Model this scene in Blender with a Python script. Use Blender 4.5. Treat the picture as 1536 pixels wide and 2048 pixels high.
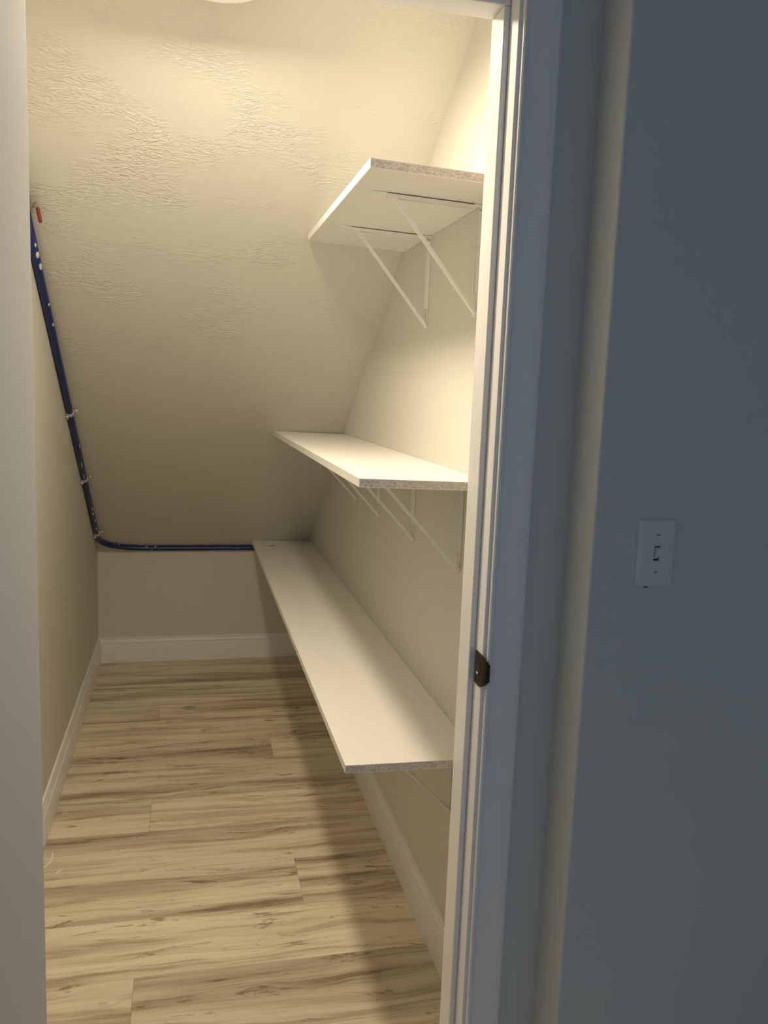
import bpy, bmesh, math, random
from mathutils import Vector, Matrix
random.seed(7)
for o in list(bpy.data.objects): bpy.data.objects.remove(o)
scene = bpy.context.scene
C = scene.collection

# ------------------------------------------------------------------ camera
F_PX, YAW, PITCH, ROLL, EYE = 1680.88, 0.2336, -0.1436, 0.0386, 1.4344
cam_d = bpy.data.cameras.new('camera'); cam = bpy.data.objects.new('camera', cam_d); C.objects.link(cam)
fw = Vector((math.sin(YAW)*math.cos(PITCH), math.cos(YAW)*math.cos(PITCH), math.sin(PITCH)))
rt = Vector((math.cos(YAW), -math.sin(YAW), 0)); up = rt.cross(fw)
Rv = math.cos(ROLL)*rt + math.sin(ROLL)*up; Uv = -math.sin(ROLL)*rt + math.cos(ROLL)*up
m = Matrix((Rv, Uv, -fw)).transposed().to_4x4(); m.translation = Vector((0, 0, EYE)); cam.matrix_world = m
cam_d.sensor_fit = 'HORIZONTAL'; cam_d.sensor_width = 36; cam_d.lens = F_PX/1536*36; cam_d.clip_start = .02
scene.camera = cam

# ------------------------------------------------------------------ light and exposure
world = bpy.data.worlds.new('world'); scene.world = world; world.use_nodes = True
bg = world.node_tree.nodes['Background']; bg.inputs[0].default_value = (.50, .77, 1.18, 1); bg.inputs[1].default_value = .325
vs = scene.view_settings
vs.view_transform = 'Standard'; vs.look = 'None'; vs.gamma = 1; vs.use_curve_mapping = False; vs.exposure = 0
LAMP_COLOR = (1.0, .84, .63, 1); LAMP_STRENGTH = 355.0
scene.cycles.diffuse_bounces = 8; scene.cycles.max_bounces = 12

# ------------------------------------------------------------------ measures (metres; camera stands at x=0, y=0)
XR, XL, YB = .633, -.434, 4.367          # closet walls
ZK, TS = .6036, .6891                    # knee height and slope of the ceiling
SA = math.atan(TS)
YD, YI = 1.291, 1.407                    # hall face and closet face of the door wall
YS, XS = 1.197, .625                     # switch wall, return beside the door
ZC = 2.44                                # hall ceiling
ZF = 2.30                                # flat closet ceiling above the door
JR, JL = .4875, -.2523                   # rabbet faces of the two jambs
ZH = 2.043                               # rabbet face of the head jamb
YBL = 2.585                              # left baseboard stops here
slope_y = lambda z: YB-(z-ZK)/TS
slope_z = lambda y: ZK+(YB-y)*TS

# ------------------------------------------------------------------ node helpers
def mat(name, color=(.8,.8,.8), rough=.5, metal=0, spec=.5):
    m = bpy.data.materials.new(name); m.use_nodes = True
    b = m.node_tree.nodes['Principled BSDF']
    b.inputs['Base Color'].default_value = (*color, 1); b.inputs['Roughness'].default_value = rough
    b.inputs['Metallic'].default_value = metal; b.inputs['Specular IOR Level'].default_value = spec
    return m, m.node_tree, b
def node(nt, t, **kw):
    n = nt.nodes.new(t)
    for k, v in kw.items():
        if k.startswith('i_'):
            key = k[2:].replace('_', ' ')
            n.inputs[key].default_value = v
        else: setattr(n, k, v)
    return n
def ramp(nt, src, stops, interp='LINEAR'):
    r = nt.nodes.new('ShaderNodeValToRGB'); e = r.color_ramp.elements; r.color_ramp.interpolation = interp
    while len(e) < len(stops): e.new(.5)
    for el, (p, c) in zip(e, stops):
        el.position = p; el.color = (*c, 1) if len(c) == 3 else c
    nt.links.new(src, r.inputs[0]); return r.outputs[0]
def mapped(nt, scale, src=None, loc=(0,0,0), rot=(0,0,0)):
    mp = nt.nodes.new('ShaderNodeMapping'); mp.inputs['Scale'].default_value = scale
    mp.inputs['Location'].default_value = loc; mp.inputs['Rotation'].default_value = rot
    if src is None: src = nt.nodes.new('ShaderNodeTexCoord').outputs['Object']
    nt.links.new(src, mp.inputs[0]); return mp.outputs[0]
def math_n(nt, op, a, b=None, clamp=False):
    n = nt.nodes.new('ShaderNodeMath'); n.operation = op; n.use_clamp = clamp
    for i, v in enumerate((a, b)):
        if v is None: continue
        if isinstance(v, (int, float)): n.inputs[i].default_value = v
        else: nt.links.new(v, n.inputs[i])
    return n.outputs[0]
def noise(nt, vec, scale, detail=3, rough=.5, dist=0):
    n = node(nt, 'ShaderNodeTexNoise', i_Scale=scale, i_Detail=detail, i_Roughness=rough, i_Distortion=dist)
    nt.links.new(vec, n.inputs['Vector']); return n.outputs['Fac']
def mixc(nt, fac, a, b, mode='MIX'):
    n = nt.nodes.new('ShaderNodeMix'); n.data_type = 'RGBA'; n.blend_type = mode
    for s, v in ((n.inputs[0], fac), (n.inputs[6], a), (n.inputs[7], b)):
        if isinstance(v, (int, float)): s.default_value = v
        elif isinstance(v, tuple): s.default_value = (*v, 1)
        else: nt.links.new(v, s)
    return n.outputs[2]
def bump(nt, b, h, strength, dist):
    n = node(nt, 'ShaderNodeBump', i_Strength=strength, i_Distance=dist)
    nt.links.new(h, n.inputs['Height']); nt.links.new(n.outputs[0], b.inputs['Normal'])

# ------------------------------------------------------------------ materials
def paint(name, col, rough=.6):
    m, nt, b = mat(name, col, rough, spec=.3)
    v = mapped(nt, (1,1,1)); h = noise(nt, v, 260, 2); bump(nt, b, h, .12, .001)
    return m
M = {}
PAINT = (.68, .67, .61)
M['paint'] = paint('greige_wall_paint', PAINT)
M['hall'] = paint('hall_wall_paint', (.62, .635, .61))
def slope_mat():
    m, nt, b = mat('brushed_ceiling_texture', PAINT, .6, spec=.3)
    v = mapped(nt, (1,1,1))
    w = noise(nt, mapped(nt, (6,6,6)), 1, 2)
    # short curved ridges left by a stomp brush, thicker in some patches than in others
    n1 = noise(nt, mapped(nt, (20, 50, 50), rot=(0, 0, .5)), 1, 2, .5, 1.2)
    n2 = noise(nt, mapped(nt, (20, 50, 50), rot=(0, 0, -.45), loc=(3,1,2)), 1, 2, .5, 1.2)
    rid = lambda n: math_n(nt, 'POWER', math_n(nt, 'SUBTRACT', 1, math_n(nt, 'MULTIPLY', math_n(nt, 'ABSOLUTE', math_n(nt, 'SUBTRACT', n, .5)), 9), True), 2)
    r = math_n(nt, 'ADD', rid(n1), math_n(nt, 'MULTIPLY', rid(n2), .7))
    patch = ramp(nt, noise(nt, mapped(nt, (5,7,7)), 1, 3), [(.46, (0,0,0)), (.66, (1,1,1))])
    h = math_n(nt, 'MULTIPLY', r, patch)
    h = math_n(nt, 'ADD', h, math_n(nt, 'MULTIPLY', noise(nt, v, 30, 3), .5))
    bump(nt, b, h, .36, .004)
    return m
M['slope'] = slope_mat()
def trim_mat(name, rough=.32, grain=False, col=(.84, .835, .83)):
    m, nt, b = mat(name, col, rough)
    h = noise(nt, mapped(nt, (220, 220, 2.2) if grain else (60,60,60)), 1, 3)
    bump(nt, b, h, .14 if grain else .06, .001)
    if rough > .6: b.inputs['Specular IOR Level'].default_value = .12
    return m
M['trim'] = trim_mat('white_trim_paint'); M['casing'] = trim_mat('brushed_white_casing', .34, True)
M['door'] = trim_mat('white_door_paint', .75, col=(.76,.755,.75))
M['melamine'] = mat('white_melamine', (.86, .85, .82), .38)[0]
def chip():
    m, nt, b = mat('particleboard_core', (.5,.45,.4), .8)
    v = node(nt, 'ShaderNodeTexVoronoi', i_Scale=1.0); nt.links.new(mapped(nt, (260, 260, 420)), v.inputs['Vector'])
    n = noise(nt, mapped(nt, (70, 70, 160)), 1, 4, .7)
    c = ramp(nt, v.outputs['Color'], [(.1, (.50,.44,.40)), (.45, (.68,.62,.58)), (.8, (.78,.72,.67))])
    c = mixc(nt, ramp(nt, n, [(.30, (.7,.7,.7)), (.42, (0,0,0))]), c, (.36,.30,.26))
    nt.links.new(c, b.inputs['Base Color']); bump(nt, b, n, .4, .001)
    return m
M['chip'] = chip()
M['bracket'] = mat('white_powder_coat', (.86,.85,.82), .4)[0]
M['hole'] = mat('dark_recess', (.02,.02,.02), .9)[0]
M['screw'] = mat('zinc_screw', (.45,.44,.42), .35, 1)[0]
M['screw_white'] = mat('white_painted_screw', (.62,.64,.64), .35)[0]
def pex():
    m, nt, b = mat('blue_pex_tube', (.010,.035,.22), .32)
    # overspray of wall paint: long thin smears along the run
    n = noise(nt, mapped(nt, (90, 14, 14)), 1, 4, .6, .4); n2 = noise(nt, mapped(nt, (7,3.5,3.5)), 1, 2)
    f = math_n(nt, 'MULTIPLY', ramp(nt, n, [(.60, (0,0,0)), (.68, (1,1,1))]), ramp(nt, n2, [(.45, (0,0,0)), (.62, (1,1,1))]))
    nt.links.new(mixc(nt, math_n(nt, 'MULTIPLY', f, .6), (.008,.024,.135), (.26,.32,.40)), b.inputs['Base Color'])
    return m
M['pex'] = pex()
M['spatter'] = mat('cream_paint_spatter', (.72,.70,.62), .6)[0]
M['clip'] = mat('translucent_white_clip', (.55,.55,.52), .45)[0]
def steel():
    m, nt, b = mat('weathered_nickel', (.36,.33,.27), .42, .85)
    n = noise(nt, mapped(nt, (90,90,90)), 1, 3)
    nt.links.new(ramp(nt, n, [(.35, (.20,.18,.14)), (.65, (.44,.41,.34))]), b.inputs['Base Color']); return m
M['steel'] = steel()
M['red'] = mat('red_vinyl_grip', (.20,.022,.016), .5)[0]
M['bronze'] = mat('oil_rubbed_bronze', (.030,.024,.012), .42, .4)[0]
M['rawwood'] = mat('bare_pine', (.85,.74,.56), .7)[0]
M['plate'] = mat('white_switch_plastic', (.66,.72,.73), .35)[0]
M['ring'] = mat('white_light_trim', (.86,.84,.80), .4)[0]
def lens():
    m, nt, b = mat('lit_diffuser', (.9,.9,.9), .5)
    b.inputs['Emission Color'].default_value = LAMP_COLOR; b.inputs['Emission Strength'].default_value = LAMP_STRENGTH; return m
M['lens'] = lens()
M['shaving'] = mat('white_plastic_shaving', (.92,.90,.86), .35)[0]
def wood():
    m, nt, b = mat('greige_oak_vinyl', (.5,.44,.3), .42, spec=.35)
    tc = nt.nodes.new('ShaderNodeTexCoord'); oi = nt.nodes.new('ShaderNodeObjectInfo')
    cx = nt.nodes.new('ShaderNodeCombineXYZ'); nt.links.new(math_n(nt, 'MULTIPLY', oi.outputs['Random'], 37.0), cx.inputs[0])
    nt.links.new(math_n(nt, 'MULTIPLY', oi.outputs['Random'], 91.0), cx.inputs[1]); nt.links.new(math_n(nt, 'MULTIPLY', oi.outputs['Random'], 13.0), cx.inputs[2])
    add = nt.nodes.new('ShaderNodeVectorMath'); nt.links.new(tc.outputs['Object'], add.inputs[0]); nt.links.new(cx.outputs[0], add.inputs[1])
    P = add.outputs[0]
    # bend the grain a little
    wv = node(nt, 'ShaderNodeTexNoise', i_Scale=1.0, i_Detail=2.0); nt.links.new(mapped(nt, (2.6, 9, 1), P), wv.inputs['Vector'])
    sub = nt.nodes.new('ShaderNodeVectorMath'); sub.operation = 'SUBTRACT'; nt.links.new(wv.outputs['Color'], sub.inputs[0]); sub.inputs[1].default_value = (.5,.5,.5)
    scl = nt.nodes.new('ShaderNodeVectorMath'); scl.operation = 'MULTIPLY'; nt.links.new(sub.outputs[0], scl.inputs[0]); scl.inputs[1].default_value = (0,.07,0)
    ad2 = nt.nodes.new('ShaderNodeVectorMath'); nt.links.new(P, ad2.inputs[0]); nt.links.new(scl.outputs[0], ad2.inputs[1])
    Q = ad2.outputs[0]
    broad = noise(nt, mapped(nt, (.8, 12, 1), Q), 1, 3, .5)
    mid = noise(nt, mapped(nt, (2.4, 34, 1), Q), 1, 4, .6)
    fine = noise(nt, mapped(nt, (6, 260, 1), Q), 1, 3, .6)
    blot = noise(nt, mapped(nt, (4.6, 24, 1), Q), 1, 6, .70, .9)
    c = ramp(nt, broad, [(.34, (.21,.15,.09)), (.44, (.48,.395,.275)), (.52, (.72,.64,.48)), (.68, (.82,.745,.59))])
    c = mixc(nt, .5, c, ramp(nt, mid, [(.36, (.38,.30,.20)), (.47, (.75,.66,.50)), (.66, (.88,.80,.63))]), 'MIX')
    c = mixc(nt, .30, c, ramp(nt, fine, [(.3, (.25,.2,.14)), (.7, (.75,.7,.6))]), 'OVERLAY')
    # dark mineral streaks and knots
    k = ramp(nt, blot, [(.585, (0,0,0)), (.66, (1,1,1))])
    c = mixc(nt, math_n(nt, 'MULTIPLY', k, .72), c, (.135,.085,.045))
    tint = math_n(nt, 'ADD', math_n(nt, 'MULTIPLY', oi.outputs['Random'], .20), .90)
    hs = node(nt, 'ShaderNodeHueSaturation', i_Saturation=.93); nt.links.new(c, hs.inputs['Color']); nt.links.new(tint, hs.inputs['Value'])
    nt.links.new(hs.outputs[0], b.inputs['Base Color'])
    bump(nt, b, fine, .10, .001)
    return m
M['wood'] = wood()
M['sub'] = mat('dark_subfloor', (.08,.06,.04), .9)[0]

# ------------------------------------------------------------------ mesh helpers
def link(name, me, parent=None):
    o = bpy.data.objects.new(name, me); C.objects.link(o)
    if parent is not None: o.parent = parent
    return o
def obj(name, bm, m, parent=None, smooth=None, bevel=0, seg=2):
    bmesh.ops.recalc_face_normals(bm, faces=bm.faces)
    me = bpy.data.meshes.new(name); bm.to_mesh(me); bm.free()
    for x in (m if isinstance(m, (list, tuple)) else [m]): me.materials.append(M[x])
    o = link(name, me, parent)
    if bevel:
        bv = o.modifiers.new('bevel', 'BEVEL'); bv.width = bevel; bv.segments = seg; bv.limit_method = 'ANGLE'; bv.angle_limit = math.radians(40)
    if smooth:
        for p in me.polygons: p.use_smooth = True
        if smooth is not True:
            try: me.set_sharp_from_angle(angle=math.radians(smooth))
            except Exception: pass
    return o
def box(bm, x0, x1, y0, y1, z0, z1, mi=0):
    v = [bm.verts.new(p) for p in ((x0,y0,z0),(x1,y0,z0),(x1,y1,z0),(x0,y1,z0),(x0,y0,z1),(x1,y0,z1),(x1,y1,z1),(x0,y1,z1))]
    fs = []
    for q in ((0,3,2,1),(4,5,6,7),(0,1,5,4),(1,2,6,5),(2,3,7,6),(3,0,4,7)):
        f = bm.faces.new([v[i] for i in q]); f.material_index = mi; fs.append(f)
    return v
def boxes(*bs):
    bm = bmesh.new()
    for b in bs: box(bm, *b)
    return bm
def loft(bm, rings, closed=True, caps=True):
    vs_ = [[bm.verts.new(p) for p in r] for r in rings]; n = len(rings[0])
    for a, b in zip(vs_, vs_[1:]):
        for i in range(n if closed else n-1):
            bm.faces.new((a[i], a[(i+1) % n], b[(i+1) % n], b[i]))
    if caps:
        bm.faces.new(vs_[0][::-1]); bm.faces.new(vs_[-1])
    return vs_
def tube(bm, pts, r, n=12, caps=True):
    pts = [Vector(p) for p in pts]; rings = []; ref = None
    for i, p in enumerate(pts):
        d = (pts[min(i+1, len(pts)-1)]-pts[max(i-1, 0)]).normalized()
        if ref is None: ref = d.orthogonal().normalized()
        ref = (ref-d*ref.dot(d)).normalized(); s = d.cross(ref)
        rr = r[i] if isinstance(r, (list, tuple)) else r
        rings.append([p+(ref*math.cos(2*math.pi*k/n)+s*math.sin(2*math.pi*k/n))*rr for k in range(n)])
    loft(bm, rings, True, caps)
def disc_prism(bm, origin, axis, prof, n=32, xref=None):
    # lathe: prof = [(radius, height)]
    a = Vector(axis).normalized(); u = a.orthogonal().normalized(); w = a.cross(u); o = Vector(origin)
    rings = [[o+a*h+(u*math.cos(2*math.pi*k/n)+w*math.sin(2*math.pi*k/n))*max(r, 1e-5) for k in range(n)] for r, h in prof]
    loft(bm, rings, True, True)
def tag(o, label, cat, group=None, kind=None):
    o['label'] = label; o['category'] = cat
    if group: o['group'] = group
    if kind: o['kind'] = kind
    return o
def struct(o, label, cat): return tag(o, label, cat, kind='structure')
def empty(name, loc=(0,0,0)):
    o = bpy.data.objects.new(name, None); C.objects.link(o); o.location = loc; o.empty_display_size = .05
    return o

# ------------------------------------------------------------------ floor: planks laid across the closet
fl = struct(obj('floor', boxes((-1.4, 1.9, -1.7, YB+.1, -.03, -.004)), 'sub'), 'streaky beige brown wood plank floor running across the closet', 'floor')
PW, Y0 = .23, 2.395
JOINT = {0: None, 1: -.112, 2: None, 3: .338, 4: None, 5: -.11, 6: None, 7: None, 8: None, -1: .328, -2: None, -3: -.118}
PL = 1.22
def plank(x0, x1, y0, y1):
    g = .00015; bv = .0005
    bm = bmesh.new()
    lo = [(x0+g,y0+g,-.004),(x1-g,y0+g,-.004),(x1-g,y1-g,-.004),(x0+g,y1-g,-.004)]
    md = [(x,y,-.0008) for x,y,_ in lo]
    hi = [(x0+g+bv,y0+g+bv,0),(x1-g-bv,y0+g+bv,0),(x1-g-bv,y1-g-bv,0),(x0+g+bv,y1-g-bv,0)]
    loft(bm, [lo, md, hi]); obj('plank', bm, 'wood', fl)
for k in range(-17, 9):
    y0 = Y0+PW*k; y1 = min(y0+PW, YB)
    if y1 <= -1.65: continue
    inside = y0 > YI-.1
    xa, xb = (XL, XR) if inside else (-1.4, 1.9)
    j = JOINT.get(k)
    if j is None: j = xa-.3+(k*.37 % PL) if not inside else XL-.12
    cuts = [xa]+sorted(c for c in (j+PL*q for q in range(-3, 4)) if xa+.02 < c < xb-.02)+[xb]
    for c0, c1 in zip(cuts, cuts[1:]): plank(c0, c1, y0, y1)

# ------------------------------------------------------------------ walls and ceiling
T = .1
struct(obj('wall_right', boxes((XR, XR+T, YI, YB+T, -.03, ZC+.5)), 'paint'), 'greige painted right wall carrying the three white shelves', 'wall')
struct(obj('wall_left', boxes((XL-T, XL, YI, YB+T, -.03, ZC+.5)), 'paint'), 'greige painted left wall running down to the knee wall', 'wall')
struct(obj('wall_back', boxes((XL, XR, YB, YB+T, -.03, ZK)), 'paint'), 'low greige knee wall below the sloped ceiling', 'wall')
# sloped slab under the stairs
yt = slope_y(ZF); bm = bmesh.new(); nrm = Vector((0, math.sin(SA), math.cos(SA)))*.08
pr = [Vector((0, yt, ZF)), Vector((0, YB, ZK))]; pr = [pr[0], pr[1], pr[1]+Vector((0, 0, .1)), pr[0]+Vector((0, 0, .1))]
loft(bm, [[p+Vector((x, 0, 0)) for p in pr] for x in (XL, XR)])
struct(obj('ceiling', bm, 'slope'), 'sloped beige ceiling with brushed texture under the stairs', 'ceiling')
struct(obj('ceiling_flat', boxes((XL, XR, YI, yt, ZF, ZF+.1)), 'slope'), 'flat strip of closet ceiling above the doorway', 'ceiling')
JT = .018
struct(obj('wall_front', boxes((-1.4, JL-JT, YD, YI, -.03, ZC), (JR+JT, XS, YD, YI, -.03, ZC), (JL-JT, JR+JT, YD, YI, ZH+JT, ZC)), ['hall', 'paint']), 'blue grey hall wall that holds the closet doorway', 'wall')
for p in bpy.data.objects['wall_front'].data.polygons: p.material_index = 1 if p.normal.y > .9 else 0     # closet side has the closet paint
bm = bmesh.new(); box(bm, XS, 1.9, YS, YI, -.03, ZC)
ed = [e for e in bm.edges if all(abs(v.co.x-XS) < 1e-6 and abs(v.co.y-YS) < 1e-6 for v in e.verts)]
bmesh.ops.bevel(bm, geom=ed, offset=.005, segments=4, profile=.5, affect='EDGES')
struct(obj('wall_hall_right', bm, 'hall', smooth=30), 'blue grey hall wall with the light switch beside the doorway', 'wall')
struct(obj('wall_hall_left', boxes((-1.5, -1.4, -1.7, YI, -.03, ZC)), 'hall'), 'hall side wall behind the open door', 'wall')
struct(obj('wall_hall_side', boxes((1.9, 2.0, -1.7, YI, -.03, ZC)), 'hall'), 'hall side wall beyond the light switch', 'wall')
struct(obj('ceiling_hall', boxes((-1.4, 1.9, -1.7, YI, ZC, ZC+.1)), 'paint'), 'flat ceiling of the hall outside the closet', 'ceiling')

# ------------------------------------------------------------------ baseboards (profile swept, mitred at the corners)
BP = [(0,0),(.0150,0),(.0150,.0925),(.0142,.0945),(.0112,.0952),(.0108,.0985),(.0126,.1010),(.0130,.1050),(.0112,.1110),(.0082,.1160),(.0074,.1205),(.0082,.1225),(.0080,.1270),(.0056,.1292),(0,.1292)]
def base(name, fn, label):
    bm = bmesh.new(); loft(bm, [[fn(d, z, e) for d, z in BP] for e in (0, 1)])
    return struct(obj(name, bm, 'trim', smooth=25), label, 'baseboard')
base('baseboard_right', lambda d, z, e: (XR-d, (YI, YB-d)[e], z), 'white moulded baseboard along the wall under the shelves')
base('baseboard_back', lambda d, z, e: ((XL+d, XR-d)[e], YB-d, z), 'white moulded baseboard along the low knee wall')
base('baseboard_left', lambda d, z, e: (XL+d, (YBL, YB-d)[e], z), 'white moulded baseboard along the left closet wall')
base('baseboard_switch', lambda d, z, e: ((XS-d, 1.9)[e], YS-d, z), 'white baseboard below the light switch wall')

# ------------------------------------------------------------------ door frame
fr = empty('trim_1', (0, YD, 0)); struct(fr, 'white painted door frame with stops and moulded casing', 'door frame')
fr.location = (0, 0, 0)
g = .0
obj('jamb', boxes((JR, JR+JT, YD, YI, 0, ZH)), 'trim', fr, bevel=.0015)
obj('jamb', boxes((JL-JT, JL, YD, YI, 0, ZH)), 'trim', fr, bevel=.0015)
obj('head_jamb', boxes((JL-JT, JR+JT, YD, YI, ZH, ZH+JT)), 'trim', fr, bevel=.0015)
ST = .011
def stop_bar(p0, p1, n):      # eased edges, runs from p0 to p1
    bm = boxes((*sorted((p0[0], p1[0])), *sorted((p0[1], p1[1])), *sorted((p0[2], p1[2]))))
    return obj('door_stop', bm, 'trim', fr, bevel=.0028, seg=3)
stop_bar((JR-ST, YD+.036, 0), (JR, 1.384, ZH-ST), 0)
stop_bar((JL, YD+.036, 0), (JL+ST, 1.384, ZH-ST), 0)
stop_bar((JL, YD+.036, ZH-ST), (JR, 1.384, ZH), 0)
# casing profile: (distance from the inner edge, thickness)
CP = [(0,0),(0,.0085),(.002,.0105),(.006,.0108),(.009,.0095),(.013,.0100),(.022,.0118),(.034,.0138),(.040,.0150),(.044,.0158),(.050,.0160),(.055,.0155),(.0585,.0135),(.0585,0)]
RV = .006
def casing(fn):
    bm = bmesh.new(); loft(bm, [[fn(d, t, e) for d, t in CP] for e in (0, 1)]); obj('casing', bm, 'casing', fr, smooth=20)
casing(lambda d, t, e: (JR+RV+d, YD-t, (0, ZH+RV+d)[e]))
casing(lambda d, t, e: (JL-RV-d, YD-t, (0, ZH+RV+d)[e]))
casing(lambda d, t, e: ((JL-RV-d, JR+RV+d)[e], YD-t, ZH+RV+d))
# casing on the closet side
for s, xj in ((1, JR), (-1, JL)):
    bm = bmesh.new(); loft(bm, [[(xj+s*(RV+d), YI+t, (0, ZH+RV+d)[e]) for d, t in CP] for e in (0, 1)]); obj('casing', bm, 'casing', fr, smooth=20)
# strike plate on the latch jamb: flat leaf with a curved lip reaching past the jamb edge
zc, hh = .971, .0285
bm = bmesh.new(); rings = []
for y, dx, h in ((1.322, .0, hh-.001), (1.321, .0, hh), (1.300, .0, hh), (1.290, .0, hh*.97), (1.285, .0010, hh*.88), (1.280, .0028, hh*.76), (1.277, .0055, hh*.64), (1.2755, .0085, hh*.5)):
    rings.append([(JR-.0016+dx, y, zc-h), (JR-.0016+dx, y, zc+h), (JR+.0006+dx, y+.0006, zc+h), (JR+.0006+dx, y+.0006, zc-h)])
loft(bm, rings); sp = obj('strike_plate', bm, 'bronze', fr, smooth=35)
sp['label'] = 'dark bronze strike plate'
obj('latch_hole', boxes((JR-.0021, JR-.0012, 1.297, 1.313, zc-.0125, zc+.0125)), 'hole', sp)
bm = boxes((JR-.0026, JR-.0018, 1.3035, 1.3105, zc-.0095, zc-.0062)); obj('bare_wood', bm, 'rawwood', sp)
for z in (zc+.0205, zc-.0205):
    bm = bmesh.new(); disc_prism(bm, (JR-.0016, 1.306, z), (-1,0,0), [(.0034, 0), (.0034, .0006), (.0014, .0009)], 12); obj('screw', bm, 'bronze', sp)

# ------------------------------------------------------------------ open door (swung out into the hall, hinged on the left jamb)
DX1 = -.2113; DX0 = DX1-.035; DY1 = 1.2885; DY0 = DY1-.733
dr = empty('door_1', (0,0,0)); dr.rotation_euler.z = math.radians(-17); dr.location = Vector((DX1, DY1, 0))-Matrix.Rotation(math.radians(-17), 3, 'Z') @ Vector((DX1, DY1, 0)); struct(dr, 'smooth white closet door swung open into the hall', 'door')
obj('slab', boxes((DX0, DX1, DY0, DY1, .012, 2.036)), 'door', dr, bevel=.0022, seg=3)
for sx, x in ((1, DX1), (-1, DX0)):
    bm = bmesh.new()
    disc_prism(bm, (x, DY0+.06, .965), (sx,0,0), [(.032,0),(.032,.004),(.027,.009),(.012,.012),(.0105,.030),(.018,.036),(.0265,.046),(.0275,.056),(.022,.065),(.010,.068)], 28)
    k = obj('knob', bm, 'bronze', dr, smooth=35)
for z in (.25, 1.02, 1.80):
    bm = bmesh.new(); tube(bm, [(DX0-.006, DY1-.001, z-.045), (DX0-.006, DY1-.001, z+.045)], .005, 12); h = obj('hinge', bm, 'bronze', dr, smooth=40)

# ------------------------------------------------------------------ shelves
TH = .018
def shelf(xf, y0, zf, dz, label, name='wall_shelf'):
    # zf = top height at the front edge, dz = rise towards the wall
    zb = zf+dz; y1 = slope_y(zf)-.001; e = .0012; xw = XR-.0008
    root = empty(name, (xf, y0, zf)); tag(root, label, 'shelf', 'white melamine shelves on the right wall')
    zz = lambda x: zf+dz*(x-xf)/(XR-xf)
    def slab(x0, x1, ya, yb, d0, d1):
        bm = bmesh.new()
        v = [(x, y, zz(x)-d) for d in (d1, d0) for x, y in ((x0,ya),(x1,ya),(x1,yb),(x0,yb))]
        v = [(p[0]-xf, p[1]-y0, p[2]-zf) for p in v]
        loft(bm, [v[:4], v[4:]]); return bm
    obj('core', slab(xf+e, xw, y0+.0004, y1-.0004, e, TH-e), 'chip', root)
    obj('top_laminate', slab(xf+e, xw, y0, y1, 0, e), 'melamine', root)
    obj('bottom_laminate', slab(xf+e, xw, y0, y1, TH-e, TH), 'melamine', root)
    obj('edge_band', slab(xf, xf+e, y0, y1, 0, TH), 'melamine', root)
    return zz
S1 = (.3312, 1.656, .6438, -.0036); S2 = (.3412, 1.661, 1.2559, -.0057); S3 = (.3411, 1.658, 1.8749, -.0105)
z1 = shelf(*S1, 'long white shelf lowest on the right wall reaching the knee wall')
z2 = shelf(*S2, 'white shelf at mid height between the long low shelf and the short top shelf')
z3 = shelf(*S3, 'short white shelf highest on the right wall under the sloped ceiling')

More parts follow.
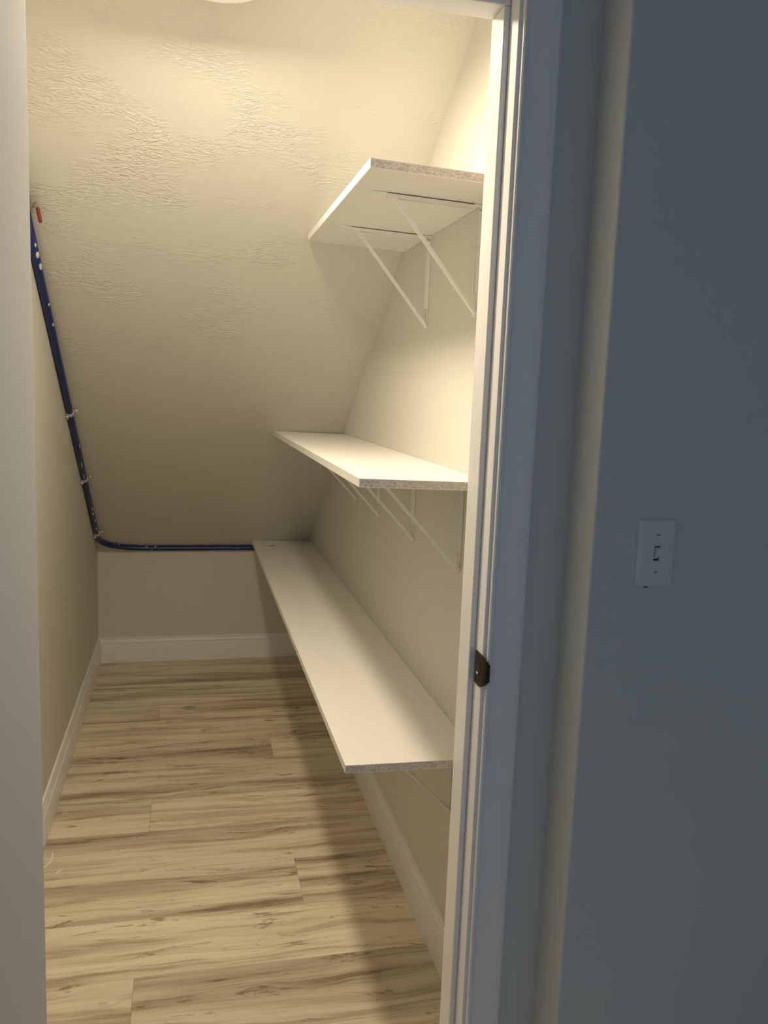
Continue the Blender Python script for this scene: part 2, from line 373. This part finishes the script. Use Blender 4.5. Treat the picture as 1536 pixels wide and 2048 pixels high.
# ------------------------------------------------------------------ brackets
def bracket(y, zz, drop, label, reach=.248):
    x0 = XR-.0005
    arm = lambda x: zz(x)-TH-.0004
    root = empty('shelf_bracket', (x0, y, arm(x0)-drop)); tag(root, label, 'bracket', 'white steel brackets under the shelves')
    L = Vector(root.location)
    def part(name, bm, m, **k):
        for v in bm.verts: v.co -= L
        return obj(name, bm, m, root, **k)
    w = .0075; zt = arm(x0)-.001; zbm = zt-drop
    # wall leg: channel above, narrow tongue below
    bm = bmesh.new(); zm = zt-drop*.79
    box(bm, x0-.0022, x0, y-w, y+w, zm, zt)
    for s in (-1, 1): box(bm, x0-.009, x0-.0022, y+s*w-(.0016 if s > 0 else 0), y+s*w+(.0016 if s < 0 else 0), zm, zt-.012)
    box(bm, x0-.0022, x0, y-w*.62, y+w*.62, zbm+.004, zm); part('wall_leg', bm, 'bracket', bevel=.0006)
    # arm under the shelf, following its tilt
    bm = bmesh.new(); xa = x0-reach
    for hh_, ww, xs_ in ((.0024, w, (xa, x0)), (.010, None, (xa+.03, x0-.02))):
        ys = [(y-w, y+w)] if ww else [(y-w, y-w+.0016), (y+w-.0016, y+w)]
        for ya, yb in ys:
            loft(bm, [[(x, ya, arm(x)-hh_), (x, yb, arm(x)-hh_), (x, yb, arm(x)), (x, ya, arm(x))] for x in xs_])
    part('arm', bm, 'bracket', bevel=.0006)
    # diagonal brace: a shallow channel from the foot of the leg to the outer arm
    xt = x0-.205; a = Vector((x0-.004, y, zbm)); b = Vector((xt, y, arm(xt)-.006)); d = (b-a).normalized(); n = Vector((d.z, 0, -d.x))
    bm = bmesh.new()
    for (s0, s1, n0, n1) in ((-.0068, .0068, 0, .0018), (-.0068, -.0052, .0018, .0062), (.0052, .0068, .0018, .0062)):
        loft(bm, [[p+Vector((0, s, 0))+n*nn for s, nn in ((s0, n0), (s1, n0), (s1, n1), (s0, n1))] for p in (a, b)])
    part('brace', bm, 'bracket', bevel=.0005)
    # foot where tongue and brace fold together
    bm = bmesh.new(); tube(bm, [(x0-.0042, y-.0066, zbm+.002), (x0-.0042, y+.0066, zbm+.002)], .0042, 14); part('foot', bm, 'bracket', smooth=40)
    for z in (zt-.009, zt-.030):
        bm = bmesh.new(); disc_prism(bm, (x0-.0022, y, z), (-1,0,0), [(.0026,0),(.0026,.0005)], 10); part('screw_hole', bm, 'hole')
    bm = bmesh.new(); disc_prism(bm, (x0-.0022, y, zm+.012), (-1,0,0), [(.0042,0),(.0036,.0016),(.0012,.0024)], 14); part('screw', bm, 'bracket', smooth=40)
    for x in (xa+.012, x0-.030):
        bm = bmesh.new(); disc_prism(bm, (x, y, arm(x)-.0024), (0,0,-1), [(.0042,0),(.0036,.0016),(.0012,.0024)], 14); part('screw', bm, 'bracket', smooth=40)
    return root
bracket(1.835, z3, .238, 'white steel bracket under the short top shelf, beside the door frame')
bracket(2.241, z3, .238, 'white steel bracket under the short top shelf, beside the sloped ceiling')
bracket(1.862, z2, .216, 'white steel bracket under the middle shelf, first from the door frame')
bracket(2.285, z2, .216, 'white steel bracket under the middle shelf, second from the door frame')
bracket(2.729, z2, .216, 'white steel bracket under the middle shelf, third from the door frame')
bracket(3.118, z2, .213, 'white steel bracket under the middle shelf, last before the sloped ceiling')
bracket(1.843, z1, .201, 'white steel bracket under the long lowest shelf, above the baseboard')

# ------------------------------------------------------------------ ceiling light: short white cylinder below the flat strip of ceiling
nd = Vector((0, -math.sin(SA), -math.cos(SA)))          # points out of the slope into the room
lt = empty('ceiling_light', (.055, 1.75, ZF)); tag(lt, 'short round white ceiling light in front of the sloped ceiling', 'light')
LH = ZF-2.186
bm = bmesh.new(); disc_prism(bm, (0,0,0), (0,0,-1), [(.085,.0004),(.085,LH-.030),(.089,LH-.026),(.089,LH-.004),(.087,LH),(.071,LH),(.070,LH-.002),(.068,LH-.011)], 64); obj('housing', bm, 'ring', lt, smooth=35)
bm = bmesh.new(); disc_prism(bm, (0,0,0), (0,0,-1), [(.0675,LH-.0105),(.0665,LH-.0040),(.055,LH+.0005),(.035,LH+.0030),(.004,LH+.0040)], 48); obj('diffuser', bm, 'lens', lt, smooth=60)

# ------------------------------------------------------------------ blue water pipe along the corner, bending onto the knee wall
PR = .0125
px = XL+PR+.0004
def sl(y): return slope_z(y)-(PR+.0070)/math.cos(SA)
pts = [(px, y, sl(y)) for y in (2.489, 2.7, 3.0, 3.3, 3.6, 3.9, 4.1)]
yk = YB-PR-.0015; zk = sl(yk)+.0055
A0 = Vector((px, 4.1, sl(4.1))); A1 = Vector((px, yk, zk)); A2 = Vector((px+.27, yk, zk))
A0 = A1+(A0-A1).normalized()*.14
for i in range(1, 13):
    t = i/12; pts.append(tuple(A0*(1-t)**2+A1*2*t*(1-t)+A2*t*t)) if i else None
pts += [(x, yk, zk) for x in (-.1, .05, .2, .35, .5, XR-.001)]
pp = empty('water_pipe', (px, 2.4, sl(2.4))); tag(pp, 'blue plastic water pipe clipped along the corner of ceiling and knee wall', 'pipe')
PL_ = Vector(pp.location)
def ppart(name, bm, m, par=None, **k):
    for v in bm.verts: v.co -= PL_
    return obj(name, bm, m, pp, **k)
bm = bmesh.new(); tube(bm, pts, PR, 20); ppart('tube', bm, 'pex', smooth=True)
sd = Vector((0, math.cos(SA), -math.sin(SA)))           # down the slope
def on_pipe(y): return Vector((px, y, sl(y)))
for y in (3.31, 3.735, 4.19):
    c = on_pipe(y); bm = bmesh.new()
    if y > 4.1: c = c+Vector((.0035, 0, -.001))
    tube(bm, [c-sd*.007, c+sd*.007], PR+.0030, 18)
    # ears nailed to the slope and the wall
    e1 = c+Vector((.024, 0, 0))-nd*(PR-.004); tube(bm, [e1-sd*.006+nd*.002, e1+sd*.006+nd*.002], .0055, 10)
    e2 = c+nd*.021+Vector((-PR+.0055, 0, 0)); tube(bm, [e2-sd*.006, e2+sd*.006], .005, 10)
    ppart('pipe_clip', bm, 'clip', smooth=50)
rs = random.Random(5)
def splat(y, ang, ru, rv):
    # flattened paint drop on the pipe; ang measured from the room side (+x) towards the floor
    out = Vector((math.cos(ang), 0, 0))+nd*math.sin(ang); tan = sd.cross(out); c = on_pipe(y)+out*(PR-.0009)
    bm = bmesh.new(); n = 14; rings = []
    for rr, h in ((1, 0), (.85, .0012), (.45, .0019), (.05, .0021)):
        rings.append([c+out*h+sd*ru*rr*math.cos(2*math.pi*k/n)*(1+.12*math.sin(3*k))+tan*rv*rr*math.sin(2*math.pi*k/n) for k in range(n)])
    loft(bm, rings); ppart('paint_spot', bm, 'spatter', smooth=True)
for y, a, ru, rv in ((2.590, .75, .009, .0032), (2.622, .75, .014, .0058), (2.662, .60, .015, .0055), (2.80, .6, .007, .003), (2.88, .6, .009, .0035),
                     (3.50, .5, .016, .002), (3.62, 1.2, .030, .0016), (3.70, 1.2, .026, .0016), (3.96, .7, .018, .004), (4.00, .9, .016, .004), (4.06, .7, .014, .0035), (4.13, .8, .014, .0042), (4.16, .4, .010, .003)):
    splat(y, a, ru, rv)
for x in (-.36, -.33, -.20, -.16):
    c = Vector((x, yk, zk)); i = min(range(len(pts)), key=lambda q: (Vector(pts[q])-c).length); c = Vector(pts[i])
    bm = bmesh.new(); out = Vector((0, -.5, .86)).normalized()
    disc_prism(bm, c+out*(PR-.0012), out, [(.0052, 0), (.0046, .0012), (.002, .002)], 12); ppart('paint_spot', bm, 'spatter', smooth=True)

# ------------------------------------------------------------------ ball valve with red lever, on the pipe behind the door edge
vy = 2.458; vc = on_pipe(vy)
vv = empty('ball_valve', vc); tag(vv, 'small metal ball valve with a red lever above the blue pipe', 'valve')
bm = bmesh.new(); tube(bm, [-sd*.032, -sd*.022, -sd*.021, -sd*.012, -sd*.006, sd*.006, sd*.012, sd*.021, sd*.022, sd*.032], [.0165,.0165,.0145,.0165,.0185,.0185,.0165,.0145,.0165,.0165], 14)
obj('body', bm, 'steel', vv, smooth=35)
bm = bmesh.new(); tube(bm, [-sd*.13, -sd*.08, -sd*.033], PR, 16); obj('inlet_tube', bm, 'pex', vv, smooth=True)
st = Vector((.75, 0, 0))+nd*.66; st.normalize()
bm = bmesh.new(); tube(bm, [st*.012, st*.030, st*.0305, st*.034], [.0065,.0065,.009,.009], 12); obj('stem', bm, 'steel', vv, smooth=35)
q0 = st*.032; q1 = Vector((-.3952, 2.480, 1.8905))-vc; q2 = Vector((-.3900, 2.490, 1.8815))-vc; q3 = Vector((-.3878, 2.4945, 1.866))-vc
def strap(bm, ps, w, t):
    rings = []
    for i, p in enumerate(ps):
        d = (ps[min(i+1, len(ps)-1)]-ps[max(i-1, 0)]).normalized(); s = d.cross(st).normalized(); n_ = s.cross(d)
        ww = w[i] if isinstance(w, list) else w
        rings.append([p+s*ww+n_*t, p-s*ww+n_*t, p-s*ww-n_*t, p+s*ww-n_*t])
    loft(bm, rings)
bm = bmesh.new(); strap(bm, [q0-(q1-q0)*.3, q0, q1, q2], [.006,.0065,.0055,.0045], .0016); obj('lever', bm, 'steel', vv, bevel=.001)
bm = bmesh.new(); tube(bm, [q2-(q2-q1)*.08, q2.lerp(q3, .3), q3, q3+(q3-q2)*1.25, q3+(q3-q2)*1.38], [.0040,.0050,.0050,.0045,.0025], 12); gr = obj('grip', bm, 'red', vv, smooth=True)
gr['label'] = 'red vinyl lever grip'

# ------------------------------------------------------------------ light switch
sx, sz = .7362, 1.1918
sw = empty('light_switch', (sx, YS, sz)); tag(sw, 'white toggle light switch on the blue grey hall wall', 'switch')
hw, hz = .0335, .0545
bm = bmesh.new()
R_ = lambda w, h, y: [(-w, y, -h), (w, y, -h), (w, y, h), (-w, y, h)]
ow, oh = .0053, .0122
# rim, bevelled face and the toggle slot cut through it
loops = [R_(hw, hz, -.0002), R_(hw, hz, -.0025), R_(hw-.003, hz-.003, -.0052), R_(hw-.006, hz-.006, -.0060), R_(ow, oh, -.0060), R_(ow, oh, -.0006)]
loft(bm, loops, True, False); obj('plate', bm, 'plate', sw)
obj('slot', boxes((-ow, ow, -.0009, -.0003, -oh, oh)), 'hole', sw)
# toggle: wedge pushed up, with a base collar
bm = bmesh.new(); loft(bm, [[(-.0040, -.0009, -.0100), (.0040, -.0009, -.0100), (.0040, -.0009, .0105), (-.0040, -.0009, .0105)], [(-.0036, -.0085, -.0040), (.0036, -.0085, -.0040), (.0036, -.0085, .0095), (-.0036, -.0085, .0095)], [(-.0030, -.0165, .0045), (.0030, -.0165, .0045), (.0030, -.0165, .0105), (-.0030, -.0165, .0105)]])
obj('toggle', bm, 'plate', sw, bevel=.0006)
for z in (.0302, -.0302):
    bm = bmesh.new(); disc_prism(bm, (0, -.0058, z), (0,-1,0), [(.0034,0),(.0030,.0010),(.0012,.0014)], 14); s_ = obj('screw', bm, 'screw_white', sw, smooth=40)
    obj('screw_slot', boxes((-.0026, .0026, -.0075, -.0070, z-.0005, z+.0005)), 'hole', s_)
bm = boxes((-.0160, -.0095, -.0030, -.0004, -hz-.0016, -hz-.0002)); obj('plaster_gap', bm, 'hole', sw)

# ------------------------------------------------------------------ small scraps
def ribbon(name, ps, w, t, label, m='shaving', cat='scrap', grp=None):
    o = Vector(ps[0]); ps = [Vector(p)-o for p in ps]; bm = bmesh.new(); rings = []
    for i, p in enumerate(ps):
        d = (ps[min(i+1, len(ps)-1)]-ps[max(i-1, 0)]).normalized(); s = d.cross(Vector((0,0,1))).normalized()
        k = .35+.65*math.sin(math.pi*(i+.5)/len(ps))
        rings.append([p+s*w*k, p-s*w*k, p-s*w*k+Vector((0,0,t)), p+s*w*k+Vector((0,0,t))])
    loft(bm, rings); ob = obj(name, bm, m, smooth=50); ob.location = o
    return tag(ob, label, cat, grp)
arc = [(-.418+.030*math.cos(a), 2.512+.055*math.sin(a), .0004) for a in [-1.3+i*.16 for i in range(13)]]
ribbon('plastic_shaving', arc, .0026, .003, 'curled white shaving on the floor beside the end of the left baseboard')
ribbon('plastic_sliver', [(-.368+.018*t, 2.424+.016*t+.003*math.sin(3*t), .0003) for t in [i/6 for i in range(7)]], .0026, .0022, 'short white sliver lying on the floor near the curled shaving')
ribbon('plastic_crumb', [(-.399+.020*t, 2.781+.007*t+.002*math.sin(3*t), .0003) for t in [i/6 for i in range(7)]], .0013, .0014, 'thin pale thread on the floor against the left baseboard')
ribbon('wood_chip', [(.402+.036*t, 4.145+.006*math.sin(3*t), z1(.42)+.0003) for t in [i/6 for i in range(7)]], .007, .0028, 'small grey wood chip lying at the far end of the low shelf', 'screw')
